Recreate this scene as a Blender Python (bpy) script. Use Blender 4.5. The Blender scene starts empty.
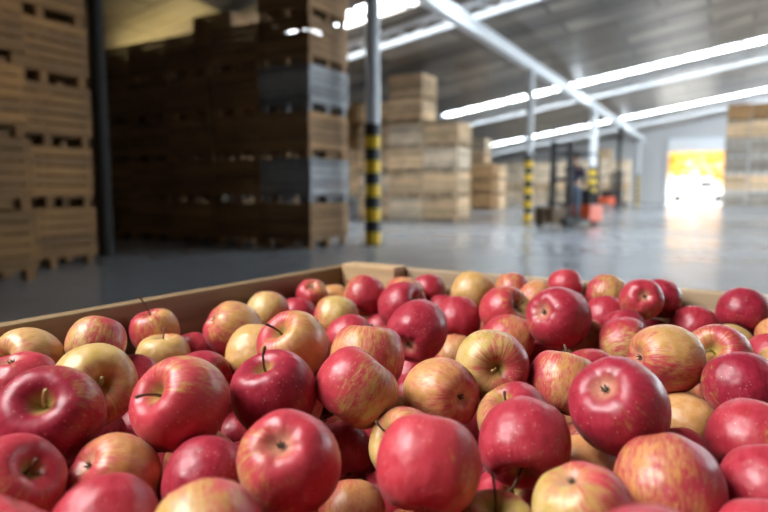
import bpy, bmesh, math, random
import numpy as np
from mathutils import Vector, Matrix, Quaternion
random.seed(7)
S = bpy.context.scene
C = S.collection
R = math.radians

# ------------------------------------------------------------------ camera
FPX = 610.0                       # focal length in pixels of a 768 wide frame
CAM_H = 0.94
YAW = R(28.9)
PITCH = math.atan(65 / FPX)
cd = bpy.data.cameras.new('camera')
cam = bpy.data.objects.new('camera', cd)
C.objects.link(cam)
cam.location = (0, 0, CAM_H)
cam.rotation_euler = (R(90) - PITCH, 0, YAW)
cd.sensor_width = 36
cd.lens = FPX / 768 * 36
cd.clip_start = 0.02
cd.clip_end = 400
cd.dof.use_dof = True
cd.dof.focus_distance = 0.57
cd.dof.aperture_fstop = 4.0
S.camera = cam

# ------------------------------------------------------------------ world, sun, large lights, exposure
w = bpy.data.worlds.new('world')
S.world = w
w.use_nodes = True
wn = w.node_tree
bg = wn.nodes['Background']
bg.inputs['Color'].default_value = (0.78, 0.87, 1.0, 1)
bg.inputs['Strength'].default_value = 4.0
sd = bpy.data.lights.new('sun', 'SUN')
sd.energy = 9.0
sd.angle = R(1.0)
sd.color = (1.0, 0.93, 0.8)
so = bpy.data.objects.new('sun', sd)
C.objects.link(so)
so.rotation_euler = Vector((-0.75, 0.32, -0.8)).to_track_quat('-Z', 'Y').to_euler()

def area(name, loc, target, sx, sy, power, color, spread=180):
    d = bpy.data.lights.new(name, 'AREA')
    d.shape = 'RECTANGLE'
    d.size, d.size_y, d.energy, d.color = sx, sy, power, color
    d.spread = R(spread)
    o = bpy.data.objects.new(name, d)
    C.objects.link(o)
    o.location = loc
    o.rotation_euler = (Vector(target) - Vector(loc)).to_track_quat('-Z', 'Y').to_euler()
    return o
area('packing_bench_light', (-1.75, -0.75, 2.85), (-0.2, 0.6, 0.8), 1.9, 1.4, 60, (1.0, 0.98, 0.97), 110)  # soft key light added out of view above the apples
area('aisle_ceiling_light', (-3.2, 2.2, 5.0), (-6.8, 3.6, 2.4), 1.2, 1.2, 3.5, (1.0, 0.84, 0.55), 50)  # warm fill added to brighten the left crate stacks, no lamp there
area('back_row_light', (-11.8, 11.9, 2.9), (-11.8, 10.9, 5.0), 6.0, 0.5, 55, (1.0, 0.72, 0.26), 175)
S.view_settings.view_transform = 'Standard'
S.view_settings.look = 'None'
S.view_settings.gamma = 1
S.view_settings.exposure = 0.18
S.view_settings.use_curve_mapping = False

# ------------------------------------------------------------------ helpers
_f = Vector((-math.sin(YAW) * math.cos(PITCH), math.cos(YAW) * math.cos(PITCH), -math.sin(PITCH)))
_r = Vector((math.cos(YAW), math.sin(YAW), 0))
_u = _r.cross(_f)
O = Vector((0, 0, CAM_H))

def ray(x, y):
    return _f + _r * ((x - 384) / FPX) - _u * ((y - 256) / FPX)

def gnd(x, y, z=0.0):
    d = ray(x, y)
    return O + d * ((z - CAM_H) / d.z)

def tag(o, label=None, cat=None, group=None, kind=None):
    if label: o['label'] = label
    if cat: o['category'] = cat
    if group: o['group'] = group
    if kind: o['kind'] = kind
    return o

def empty(name, loc, rz=0.0):
    o = bpy.data.objects.new(name, None)
    C.objects.link(o)
    o.empty_display_size = 0.1
    o.location = loc
    o.rotation_euler = (0, 0, rz)
    return o

def link_mesh(name, me, parent=None, loc=(0, 0, 0), color=None):
    o = bpy.data.objects.new(name, me)
    C.objects.link(o)
    if parent: o.parent = parent
    o.location = loc
    if color: o.color = color
    return o

def copy_tree(o, parent=None):
    c = o.copy()
    C.objects.link(c)
    c.parent = parent
    for ch in list(o.children):
        copy_tree(ch, c)
    return c

def b_box(bm, lo, hi, bev=0.0):
    lo, hi = Vector(lo), Vector(hi)
    ce, sz = (lo + hi) / 2, hi - lo
    g = bmesh.ops.create_cube(bm, size=1.0, matrix=Matrix.Translation(ce) @ Matrix.Diagonal((sz.x, sz.y, sz.z, 1)))
    if bev:
        es = list({e for v in g['verts'] for e in v.link_edges})
        bmesh.ops.bevel(bm, geom=es, offset=bev, segments=2, affect='EDGES', profile=0.6)

def b_tube(bm, pts, radii, seg=10, caps=True):
    pts = [Vector(p) for p in pts]
    if not hasattr(radii, '__len__'): radii = [radii] * len(pts)
    rings = []
    ref = None
    for i, p in enumerate(pts):
        t = (pts[min(i + 1, len(pts) - 1)] - pts[max(i - 1, 0)]).normalized()
        if ref is None or abs(ref.dot(t)) > 0.95:
            ref = Vector((1, 0, 0)) if abs(t.x) < 0.8 else Vector((0, 1, 0))
        a = (ref - t * ref.dot(t)).normalized()
        b = t.cross(a)
        ref = a
        rings.append([bm.verts.new(p + (a * math.cos(k * math.tau / seg) + b * math.sin(k * math.tau / seg)) * radii[i]) for k in range(seg)])
    for i in range(len(rings) - 1):
        for k in range(seg):
            bm.faces.new((rings[i][k], rings[i][(k + 1) % seg], rings[i + 1][(k + 1) % seg], rings[i + 1][k]))
    if caps:
        bm.faces.new(rings[0][::-1])
        bm.faces.new(rings[-1])

def b_lathe(bm, prof, seg=24, mat=None):
    mat = mat or Matrix.Identity(4)
    rings = []
    for r, z in prof:
        if r < 1e-6:
            rings.append([bm.verts.new(mat @ Vector((0, 0, z)))])
        else:
            rings.append([bm.verts.new(mat @ Vector((r * math.cos(k * math.tau / seg), r * math.sin(k * math.tau / seg), z))) for k in range(seg)])
    for i in range(len(rings) - 1):
        A, B = rings[i], rings[i + 1]
        for k in range(seg):
            k2 = (k + 1) % seg
            if len(A) == 1 and len(B) == 1: continue
            if len(A) == 1: bm.faces.new((A[0], B[k2], B[k]))
            elif len(B) == 1: bm.faces.new((A[k], A[k2], B[0]))
            else: bm.faces.new((A[k], A[k2], B[k2], B[k]))

def to_mesh(name, bm, mat=None, smooth=False):
    bmesh.ops.recalc_face_normals(bm, faces=bm.faces)
    me = bpy.data.meshes.new(name)
    bm.to_mesh(me)
    bm.free()
    if mat: me.materials.append(mat)
    if smooth:
        for p in me.polygons: p.use_smooth = True
    return me

def boxes(name, lst, mat, parent=None, color=None, bev=0.0):
    bm = bmesh.new()
    for lo, hi in lst: b_box(bm, lo, hi, bev)
    return link_mesh(name, to_mesh(name, bm, mat), parent, color=color)

# ------------------------------------------------------------------ materials
class NT:
    def __init__(s, name):
        s.m = bpy.data.materials.new(name)
        s.m.use_nodes = True
        s.t = s.m.node_tree
        s.b = s.t.nodes['Principled BSDF']
    def n(s, typ, **kw):
        x = s.t.nodes.new(typ)
        for k, v in kw.items(): setattr(x, k, v)
        return x
    def l(s, a, b): s.t.links.new(a, b)
    def put(s, sock, v):
        if hasattr(v, 'is_output'): s.l(v, sock)
        else: sock.default_value = v
    def math(s, op, a, b=0.0, c=0.0, clamp=False):
        x = s.n('ShaderNodeMath', operation=op, use_clamp=clamp)
        for i, v in enumerate((a, b, c)): s.put(x.inputs[i], v)
        return x.outputs[0]
    def vmath(s, op, a, b=(0, 0, 0)):
        x = s.n('ShaderNodeVectorMath', operation=op)
        s.put(x.inputs[0], a); s.put(x.inputs[1], b)
        return x.outputs['Value'] if op in ('DOT_PRODUCT', 'LENGTH') else x.outputs[0]
    def mix(s, f, a, b, typ='MIX'):
        x = s.n('ShaderNodeMix', data_type='RGBA', blend_type=typ)
        s.put(x.inputs[0], f)
        for i, v in ((6, a), (7, b)):
            if isinstance(v, tuple) and len(v) == 3: v = (*v, 1)
            s.put(x.inputs[i], v)
        return x.outputs[2]
    def ramp(s, f, lo, hi, a=0.0, b=1.0, smooth=True):
        x = s.n('ShaderNodeMapRange', interpolation_type='SMOOTHSTEP' if smooth else 'LINEAR')
        for i, v in enumerate((f, lo, hi, a, b)): s.put(x.inputs[i], v)
        return x.outputs[0]
    def noise(s, vec, scale, detail=3.0, rough=0.55, out='Fac'):
        x = s.n('ShaderNodeTexNoise')
        s.put(x.inputs['Vector'], vec)
        x.inputs['Scale'].default_value = scale
        x.inputs['Detail'].default_value = detail
        x.inputs['Roughness'].default_value = rough
        return x.outputs[out]
    def obj(s): return s.n('ShaderNodeTexCoord').outputs['Object']
    def base(s, v): s.put(s.b.inputs['Base Color'], v if hasattr(v, 'is_output') else (*v, 1))
    def rough(s, v): s.put(s.b.inputs['Roughness'], v)
    def bump(s, h, strength, dist=0.01):
        x = s.n('ShaderNodeBump')
        x.inputs['Strength'].default_value = strength
        x.inputs['Distance'].default_value = dist
        s.l(h, x.inputs['Height']); s.l(x.outputs[0], s.b.inputs['Normal'])

def plain(name, col, rough=0.5, metal=0.0, var=0.12, scale=6.0):
    k = NT(name)
    n = k.noise(k.obj(), scale, 4)
    k.base(k.mix(n, tuple(c * (1 - var) for c in col), tuple(min(1, c * (1 + var)) for c in col)))
    k.rough(rough)
    k.b.inputs['Metallic'].default_value = metal
    return k.m

def wood_mat(name, board=0.123, contrast=0.75, grain=1.0):
    """sawn boards tinted by the object colour; boards are told apart by height"""
    k = NT(name)
    o = k.obj()
    info = k.n('ShaderNodeObjectInfo')
    off = k.vmath('ADD', o, k.vmath('SCALE', (3.1, 7.7, 1.3)))
    sc = k.n('ShaderNodeVectorMath', operation='SCALE')
    k.l(info.outputs['Random'], sc.inputs['Scale'])
    sc.inputs[0].default_value = (13.0, 29.0, 17.0)
    off = k.vmath('ADD', o, sc.outputs[0])
    st = k.vmath('MULTIPLY', off, (2.0, 2.0, 42.0))
    g = k.noise(st, 1.0 * grain, 5, 0.6)
    sep = k.n('ShaderNodeSeparateXYZ'); k.l(o, sep.inputs[0])
    bi = k.math('FLOOR', k.math('DIVIDE', sep.outputs[2], board))
    wn_ = k.n('ShaderNodeTexWhiteNoise', noise_dimensions='2D')
    cmb = k.n('ShaderNodeCombineXYZ'); k.l(bi, cmb.inputs[0]); k.l(info.outputs['Random'], cmb.inputs[1])
    k.l(cmb.outputs[0], wn_.inputs['Vector'])
    patch = k.noise(off, 2.6, 3)
    v = k.math('ADD', k.math('MULTIPLY', g, 0.55), k.math('ADD', k.math('MULTIPLY', wn_.outputs[0], 0.30), k.math('MULTIPLY', patch, 0.45)))
    v = k.ramp(v, 0.3, 1.0, 1 - contrast, 1 + contrast * 0.75, smooth=False)
    col = k.n('ShaderNodeVectorMath', operation='SCALE')
    k.l(info.outputs['Color'], col.inputs[0]); k.l(v, col.inputs['Scale'])
    # knots and stains
    vo = k.n('ShaderNodeTexVoronoi'); k.put(vo.inputs['Vector'], k.vmath('MULTIPLY', off, (2.2, 2.2, 9.0))); vo.inputs['Scale'].default_value = 1.0
    kn = k.ramp(vo.outputs['Distance'], 0.05, 0.16, 0.45, 0.0)
    k.base(k.mix(kn, col.outputs[0], (0.05, 0.028, 0.012)))
    k.rough(0.75)
    k.bump(g, 0.35, 0.004)
    return k.m
M_WOOD = wood_mat('sawn_wood')
M_BIN = wood_mat('bin_wood', 0.155, 0.62, 1.3)

def floor_mat():
    k = NT('polished_concrete')
    o = k.obj()
    n = k.noise(o, 0.45, 5, 0.6)
    n2 = k.noise(o, 5.0, 5, 0.6)
    v = k.math('ADD', k.math('MULTIPLY', n, 0.7), k.math('MULTIPLY', n2, 0.3))
    k.base(k.mix(k.ramp(v, 0.3, 0.7), (0.25, 0.268, 0.29), (0.32, 0.34, 0.37)))
    k.rough(k.ramp(v, 0.3, 0.7, 0.16, 0.27))
    k.b.inputs['Specular IOR Level'].default_value = 0.6
    return k.m
M_FLOOR = floor_mat()

def roof_mat():
    k = NT('roof_boards')
    o = k.obj()
    st = k.vmath('MULTIPLY', o, (0.16, 0.9, 1.0))
    n = k.noise(st, 1.0, 5, 0.65)
    br = k.n('ShaderNodeTexBrick')
    k.l(o, br.inputs['Vector'])
    br.inputs['Scale'].default_value = 1.0
    br.inputs['Brick Width'].default_value = 2.4
    br.inputs['Row Height'].default_value = 1.1
    br.inputs['Mortar Size'].default_value = 0.05
    br.inputs['Color1'].default_value = (0.16, 0.125, 0.095, 1)
    br.inputs['Color2'].default_value = (0.40, 0.34, 0.27, 1)
    br.inputs['Mortar'].default_value = (0.05, 0.04, 0.03, 1)
    k.base(k.mix(k.ramp(n, 0.42, 0.60, 0.0, 0.9), br.outputs[0], (0.055, 0.04, 0.03)))
    k.rough(0.30)
    return k.m
M_ROOF = roof_mat()
M_WALL = plain('painted_wall', (0.66, 0.66, 0.66), 0.7, 0, 0.06, 1.0)
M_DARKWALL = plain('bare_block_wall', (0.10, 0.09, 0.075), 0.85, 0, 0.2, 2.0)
M_WHITE = plain('white_paint', (0.74, 0.76, 0.78), 0.4, 0, 0.04)
M_GREYSTEEL = plain('grey_painted_steel', (0.62, 0.65, 0.68), 0.4, 0.0, 0.08)
M_DARKSTEEL = plain('dark_steel', (0.022, 0.021, 0.022), 0.75, 0.0, 0.2)
M_YEL = plain('safety_yellow', (0.88, 0.56, 0.015), 0.45, 0, 0.08)
M_BLK = plain('safety_black', (0.02, 0.02, 0.02), 0.5, 0, 0.2)
M_ORANGE = plain('orange_paint', (0.66, 0.085, 0.02), 0.4, 0, 0.1)
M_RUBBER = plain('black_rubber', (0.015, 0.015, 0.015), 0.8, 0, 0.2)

def glow(name, col, strength):
    k = NT(name)
    o = k.obj()
    n = k.noise(k.vmath('MULTIPLY', o, (0.8, 0.3, 0.3)), 1.5, 3)
    k.base((0.8, 0.85, 0.9))
    k.put(k.b.inputs['Emission Color'], k.mix(n, tuple(c * 0.86 for c in col), col))
    k.b.inputs['Emission Strength'].default_value = strength
    k.rough(0.3)
    return k.m
M_SKYLIGHT = glow('daylit_polycarbonate', (0.84, 0.93, 1.0), 18.0)

# ------------------------------------------------------------------ structure
def struct(name, lst, mat, parent=None, color=None):
    o = boxes(name, lst, mat, parent, color)
    if not parent: o['kind'] = 'structure'
    return o
XL, XR, YR, YF = -18.0, 12.0, -9.0, 50.0
struct('floor', [((XL, YR, -0.2), (XR, YF + 0.2, 0.0))], M_FLOOR)
struct('ground', [((-60, YF + 0.2, -0.25), (60, 140, -0.05))], plain('pale_gravel_yard', (0.62, 0.58, 0.5), 0.9, 0, 0.15, 0.5))
SL = 0.158
BX = -5.33
def roof_z(x): return 5.35 + SL * (x - BX)
STRIPS = [12.6, 26.6, 40.2]
SW = 0.50
# roof: sloping slabs between the skylight strips
ang = math.atan(SL)
roof_root = empty('ceiling', (BX, 0, 5.35)); roof_root.rotation_euler = (0, -ang, 0); roof_root['kind'] = 'structure'
ca = math.cos(ang)
lx0, lx1 = (XL - 0.3 - BX) / ca, (XR + 0.3 - BX) / ca
ys = [YR - 0.2]
for s in STRIPS: ys += [s - SW, s + SW]
ys.append(YF + 0.4)
for a, b in zip(ys[0::2], ys[1::2]):
    boxes('roof_panel', [((lx0, a, 0.0), (lx1, b, 0.15))], M_ROOF, roof_root)
for i, s in enumerate(STRIPS):
    wr = empty('window_%d' % (i + 1), (BX, s, 5.35)); wr.rotation_euler = (0, -ang, 0); wr['kind'] = 'structure'
    sx0 = ((-11.5, -11.5, -14.6)[i] - BX) / ca
    boxes('roof_panel', [((lx0, -SW, 0.0), (sx0, SW, 0.15))], M_ROOF, wr)
    boxes('skylight_pane', [((sx0, -SW, 0.06), (lx1, SW, 0.10))], M_SKYLIGHT, wr)
    boxes('glazing_bar', [((x - 0.06, -SW, 0.0), (x + 0.06, SW, 0.06)) for x in np.arange(sx0, lx1, 1.0)], M_GREYSTEEL, wr)
# walls
wr = empty('window_4', (XR - 0.06, 34, 3.4)); wr['kind'] = 'structure'  # unseen glowing band added to the right wall to brighten the hall
boxes('window_pane', [((0.0, -17, -1.5), (0.04, 17, 1.5))], M_SKYLIGHT, wr)
boxes('glazing_bar', [((-0.06, y - 0.04, -1.5), (0.0, y + 0.04, 1.5)) for y in np.arange(-17, 17.1, 1.7)] + [((-0.06, -17, z - 0.04), (0.0, 17, z + 0.04)) for z in (-1.5, 0, 1.5)], M_WHITE, wr)
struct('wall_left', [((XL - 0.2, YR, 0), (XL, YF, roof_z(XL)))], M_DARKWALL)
struct('wall_right', [((XR, YR, 0), (XR + 0.2, YF, roof_z(XR)))], M_WALL)
def gable(name, y0, y1, mat, x0, x1, z0=0.0):
    bm = bmesh.new()
    v = []
    for y in (y0, y1):
        v.append([bm.verts.new(p) for p in ((x0, y, z0), (x1, y, z0), (x1, y, roof_z(x1)), (x0, y, roof_z(x0)))])
    bm.faces.new(v[0]); bm.faces.new(v[1][::-1])
    for k in range(4):
        bm.faces.new((v[0][k], v[1][k], v[1][(k + 1) % 4], v[0][(k + 1) % 4]))
    o = link_mesh(name, to_mesh(name, bm, mat))
    o['kind'] = 'structure'
    return o
DX0, DX1, DZ = -3.62, -0.02, 4.75
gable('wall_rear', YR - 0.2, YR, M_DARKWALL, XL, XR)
wf = gable('wall_far', YF, YF + 0.2, M_WALL, XL, DX0)
for nm, (a, b, z0) in (('wall_panel', (DX1, XR, 0)), ('wall_panel', (DX0, DX1, DZ))):
    o = gable(nm, YF, YF + 0.2, M_WALL, a, b, z0); del o['kind']; o.parent = wf
# sectional door, rolled half up
d1 = empty('door_1', (0, 0, 0)); d1['kind'] = 'structure'
boxes('door_panel', [((DX0, YF + 0.02, z), (DX1, YF + 0.09, z + 0.315)) for z in (3.78, 4.105, 4.43)], glow('daylit_door_panel', (0.9, 0.95, 1.0), 0.08), d1, bev=0.01)  # faint glow put into the panels to stand for daylight through them
boxes('door_frame', [((DX0 - 0.14, YF - 0.06, 0), (DX0, YF - 0.005, DZ + 0.14)), ((DX1, YF - 0.06, 0), (DX1 + 0.14, YF - 0.005, DZ + 0.14)), ((DX0, YF - 0.06, DZ), (DX1, YF - 0.005, DZ + 0.14))], M_GREYSTEEL, d1)
# long beam carried by the columns
BZ = 4.62
struct('trim_1', [((BX - 0.10, YR, BZ), (BX + 0.10, YF, BZ + 0.05)), ((BX - 0.10, YR, BZ + 0.25), (BX + 0.10, YF, BZ + 0.30)), ((BX - 0.02, YR, BZ + 0.05), (BX + 0.02, YF, BZ + 0.25))], M_WHITE)
# sloping trusses
for i, y in enumerate((13.9, 28.0, 41.7)):
    tr = empty('trim_%d' % (i + 2), (BX, y, 5.35)); tr.rotation_euler = (0, -ang, 0); tr['kind'] = 'structure'
    boxes('bottom_chord', [((lx0 + 0.4, -0.07, -0.47), (lx1 - 0.4, 0.07, -0.34))], M_WHITE, tr)
    boxes('top_chord', [((lx0 + 0.4, -0.05, -0.10), (lx1 - 0.4, 0.05, -0.005))], M_WHITE, tr)
    bm = bmesh.new()
    x = lx0 + 0.5; up = 0
    while x < lx1 - 1.0:
        b_tube(bm, [(x, 0, -0.35 if up == 0 else -0.1), (x + 0.55, 0, -0.1 if up == 0 else -0.35)], 0.022, 6)
        x += 0.55; up = 1 - up
    link_mesh('lattice_web', to_mesh('lattice_web', bm, M_WHITE), tr)

# ------------------------------------------------------------------ columns
def column(y, rad, mat, label, striped=True, x=BX, top=BZ):
    root = empty('column', (x, y, 0))
    tag(root, label, 'column', 'columns carrying the long roof beam')
    bm = bmesh.new(); b_tube(bm, [(0, 0, 0.02), (0, 0, top)], rad, 24)
    link_mesh('steel_pole', to_mesh('steel_pole', bm, mat, False), root)
    boxes('base_plate', [((-rad - 0.04, -rad - 0.04, 0), (rad + 0.04, rad + 0.04, 0.02))], M_DARKSTEEL, root)
    if striped:
        n = 10; hh = 2.06 / n
        for nm, off, mm in (('yellow_band', 0, M_YEL), ('black_band', 1, M_BLK)):
            for k in range(off, n, 2):
                bm = bmesh.new(); b_lathe(bm, [(rad - 0.005, 0.02 + k * hh), (rad + 0.012, 0.02 + k * hh), (rad + 0.012, 0.02 + (k + 1) * hh), (rad - 0.005, 0.02 + (k + 1) * hh)], 24)
                # the lowest band is black, the top one too
                link_mesh(nm if off else nm, to_mesh(nm, bm, M_BLK if (n - k) % 2 == (0 if off == 0 else 1) and False else mm), root)
    return root
column(9.25, 0.125, M_GREYSTEEL, 'near grey steel column with yellow and black bands, beside the corner crate stack')
column(19.0, 0.11, M_GREYSTEEL, 'grey steel column with yellow and black bands just left of the forklift')
column(29.6, 0.17, M_WHITE, 'thick white steel column rising behind the forklift, its striped foot half hidden')
column(37.8, 0.10, M_DARKSTEEL, 'thin dark unstriped column beside the farther orange forklift', False)
column(47.0, 0.11, M_GREYSTEEL, 'farthest yellow and black banded column, near the far grey wall')

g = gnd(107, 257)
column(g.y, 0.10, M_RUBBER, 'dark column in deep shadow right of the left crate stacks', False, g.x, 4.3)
# ------------------------------------------------------------------ crates
CW, CD, CH = 1.04, 1.16, 0.745        # x, y, stacking height
def crate_meshes(w_, d_, h_, tagname):
    t = 0.024
    z0 = 0.14
    nb = 5
    bh = (h_ - z0 - 0.008) / nb
    m = {}
    def mk(name, lst, bev=0.0):
        bm = bmesh.new()
        for lo, hi in lst: b_box(bm, lo, hi, bev)
        m[name] = to_mesh(name + tagname, bm, M_WOOD)
    # long boards along x (front / back) and along y (sides); the panel sits at the origin of its own side
    mk('fx', [((-w_ / 2, -t / 2, z0 + k * bh + 0.007), (w_ / 2, t / 2, z0 + (k + 1) * bh - 0.007)) for k in range(nb)], 0.004)
    mk('fy', [((-t / 2, -d_ / 2 + t, z0 + k * bh + 0.007), (t / 2, d_ / 2 - t, z0 + (k + 1) * bh - 0.007)) for k in range(nb)], 0.004)
    blocks = []
    for bx in (-w_ / 2 + 0.08, 0, w_ / 2 - 0.08):
        for by in (-d_ / 2 + 0.08, 0, d_ / 2 - 0.08):
            blocks.append(((bx - 0.05, by - 0.05, 0.0), (bx + 0.05, by + 0.05, 0.117)))
    mk('base', blocks + [((-w_ / 2, -d_ / 2, 0.117), (w_ / 2, d_ / 2, 0.139))], 0.003)
    mk('post', [((-0.03, -0.03, z0 + 0.002), (0.03, 0.03, h_ - 0.012))], 0.004)
    bm = bmesh.new()
    for lo, hi in blocks + [((-w_ / 2, -d_ / 2, 0.117), (w_ / 2, d_ / 2, 0.139))]: b_box(bm, lo, hi)
    for s in (-1, 1):
        for k in range(nb):
            b_box(bm, (-w_ / 2, s * (d_ / 2 - t / 2) - t / 2, z0 + k * bh + 0.007), (w_ / 2, s * (d_ / 2 - t / 2) + t / 2, z0 + (k + 1) * bh - 0.007))
            b_box(bm, (s * (w_ / 2 - t / 2) - t / 2, -d_ / 2 + t, z0 + k * bh + 0.007), (s * (w_ / 2 - t / 2) + t / 2, d_ / 2 - t, z0 + (k + 1) * bh - 0.007))
    m['whole'] = to_mesh('crate_whole' + tagname, bm, M_WOOD)
    m['dim'] = (w_, d_, h_, t)
    return m
CM_A = crate_meshes(CW, CD, CH, '')
CM_B = crate_meshes(1.16, 1.10, 0.76, '_b')
CM_R = crate_meshes(1.02, 1.10, 0.87, '_r')

def crate(cm, loc, rz, tone, label, group, detail):
    w_, d_, h_, t = cm['dim']
    def tn(k=0.10):
        f = 1 + random.uniform(-k, k)
        return (tone[0] * f, tone[1] * f, tone[2] * f, 1)
    if detail == 0:
        o = link_mesh('crate', cm['whole'], None, loc, tn())
        o.rotation_euler = (0, 0, rz)
    else:
        o = empty('crate', loc, rz)
        for s in (-1, 1):
            link_mesh('side_panel', cm['fx'], o, (0, s * (d_ / 2 - t / 2), 0), tn())
            link_mesh('side_panel', cm['fy'], o, (s * (w_ / 2 - t / 2), 0, 0), tn())
        link_mesh('pallet_base', cm['base'], o, (0, 0, 0), tn())
        if detail == 2:
            for sx in (-1, 1):
                for sy in (-1, 1):
                    link_mesh('corner_post', cm['post'], o, (sx * (w_ / 2 - t - 0.031), sy * (d_ / 2 - t - 0.031), 0), tn())
    tag(o, label, 'crate', group)
    return o

ORD = ['lowest', 'second up', 'third up', 'fourth up', 'fifth up', 'sixth up']
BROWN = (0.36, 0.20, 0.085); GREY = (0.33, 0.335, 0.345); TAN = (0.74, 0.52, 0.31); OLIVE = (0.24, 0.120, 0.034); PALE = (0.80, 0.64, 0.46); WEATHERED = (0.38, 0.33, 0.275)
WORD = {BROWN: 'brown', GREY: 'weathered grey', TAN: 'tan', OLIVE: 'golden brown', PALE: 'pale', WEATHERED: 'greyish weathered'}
def stack(cm, x, y, tones, where, group, detail, rz=0.0, jit=0.012):
    h = cm['dim'][2]
    n = len(tones)
    for k, t in enumerate(tones):
        up = 'topmost' if k == n - 1 and n < 6 else ORD[k]
        crate(cm, (x + random.uniform(-jit, jit), y + random.uniform(-jit, jit), k * h + 0.001), rz + random.uniform(-0.006, 0.006), t,
              '%s crate, %s %s' % (WORD[t], up, where), group, detail)
# the lit corner stack and the dark row that runs left from it
cx, cy = -5.84 - CW / 2, 8.12 + CD / 2
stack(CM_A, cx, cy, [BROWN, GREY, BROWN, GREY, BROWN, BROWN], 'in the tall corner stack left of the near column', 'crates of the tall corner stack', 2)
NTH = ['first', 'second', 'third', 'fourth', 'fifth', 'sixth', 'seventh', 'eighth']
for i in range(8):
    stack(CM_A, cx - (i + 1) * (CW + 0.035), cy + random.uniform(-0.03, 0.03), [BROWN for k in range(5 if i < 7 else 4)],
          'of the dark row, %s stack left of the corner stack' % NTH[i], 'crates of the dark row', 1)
for i in range(5):  # unseen crates added to stop light showing through the dark row
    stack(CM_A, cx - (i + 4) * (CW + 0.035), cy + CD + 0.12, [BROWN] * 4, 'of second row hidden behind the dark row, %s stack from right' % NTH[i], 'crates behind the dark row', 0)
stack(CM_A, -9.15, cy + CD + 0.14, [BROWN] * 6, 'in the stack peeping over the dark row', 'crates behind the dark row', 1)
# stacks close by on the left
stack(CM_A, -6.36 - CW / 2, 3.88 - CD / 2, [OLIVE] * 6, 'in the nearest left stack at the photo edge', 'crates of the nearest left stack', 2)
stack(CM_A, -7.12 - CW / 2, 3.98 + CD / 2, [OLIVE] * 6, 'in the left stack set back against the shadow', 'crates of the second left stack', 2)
# block in the middle of the hall
g = gnd(457, 222)
mx, my = g.x - 0.58, g.y + 0.55
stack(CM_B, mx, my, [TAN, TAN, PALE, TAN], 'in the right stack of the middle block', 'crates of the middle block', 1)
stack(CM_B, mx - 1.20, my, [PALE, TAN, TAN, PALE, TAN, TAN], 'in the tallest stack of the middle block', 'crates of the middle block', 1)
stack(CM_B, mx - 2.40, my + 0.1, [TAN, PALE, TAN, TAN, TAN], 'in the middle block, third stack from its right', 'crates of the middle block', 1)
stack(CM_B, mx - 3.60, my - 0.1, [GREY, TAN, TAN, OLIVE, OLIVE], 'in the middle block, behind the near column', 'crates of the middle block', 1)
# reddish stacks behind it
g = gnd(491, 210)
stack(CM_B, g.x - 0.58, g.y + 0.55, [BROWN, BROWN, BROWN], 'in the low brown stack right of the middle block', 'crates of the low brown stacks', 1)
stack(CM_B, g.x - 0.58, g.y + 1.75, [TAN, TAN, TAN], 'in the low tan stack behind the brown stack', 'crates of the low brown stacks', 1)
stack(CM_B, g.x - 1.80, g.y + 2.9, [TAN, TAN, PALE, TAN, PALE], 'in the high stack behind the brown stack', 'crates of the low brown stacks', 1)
# far row under the trusses, seen behind the forklift
for i in range(7):
    P = gnd(512, 203.6)
    stack(CM_B, P.x + i * 1.27, 44.6 + 0.02 * i, [PALE, TAN, PALE, PALE] if i != 5 else [PALE, TAN, PALE, PALE, TAN], 'in far row behind the forklift, %s stack from left' % NTH[i], 'crates of the far row', 0)
# big stacks on the right
g = gnd(722, 209.7)
for i in range(3):
    stack(CM_R, g.x + 0.51 + i * 1.08, g.y + 0.55, [WEATHERED, TAN, WEATHERED, WEATHERED, TAN, BROWN], 'in big right hand block, %s stack from the doorway' % NTH[i], 'crates of the right hand block', 1)

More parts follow.
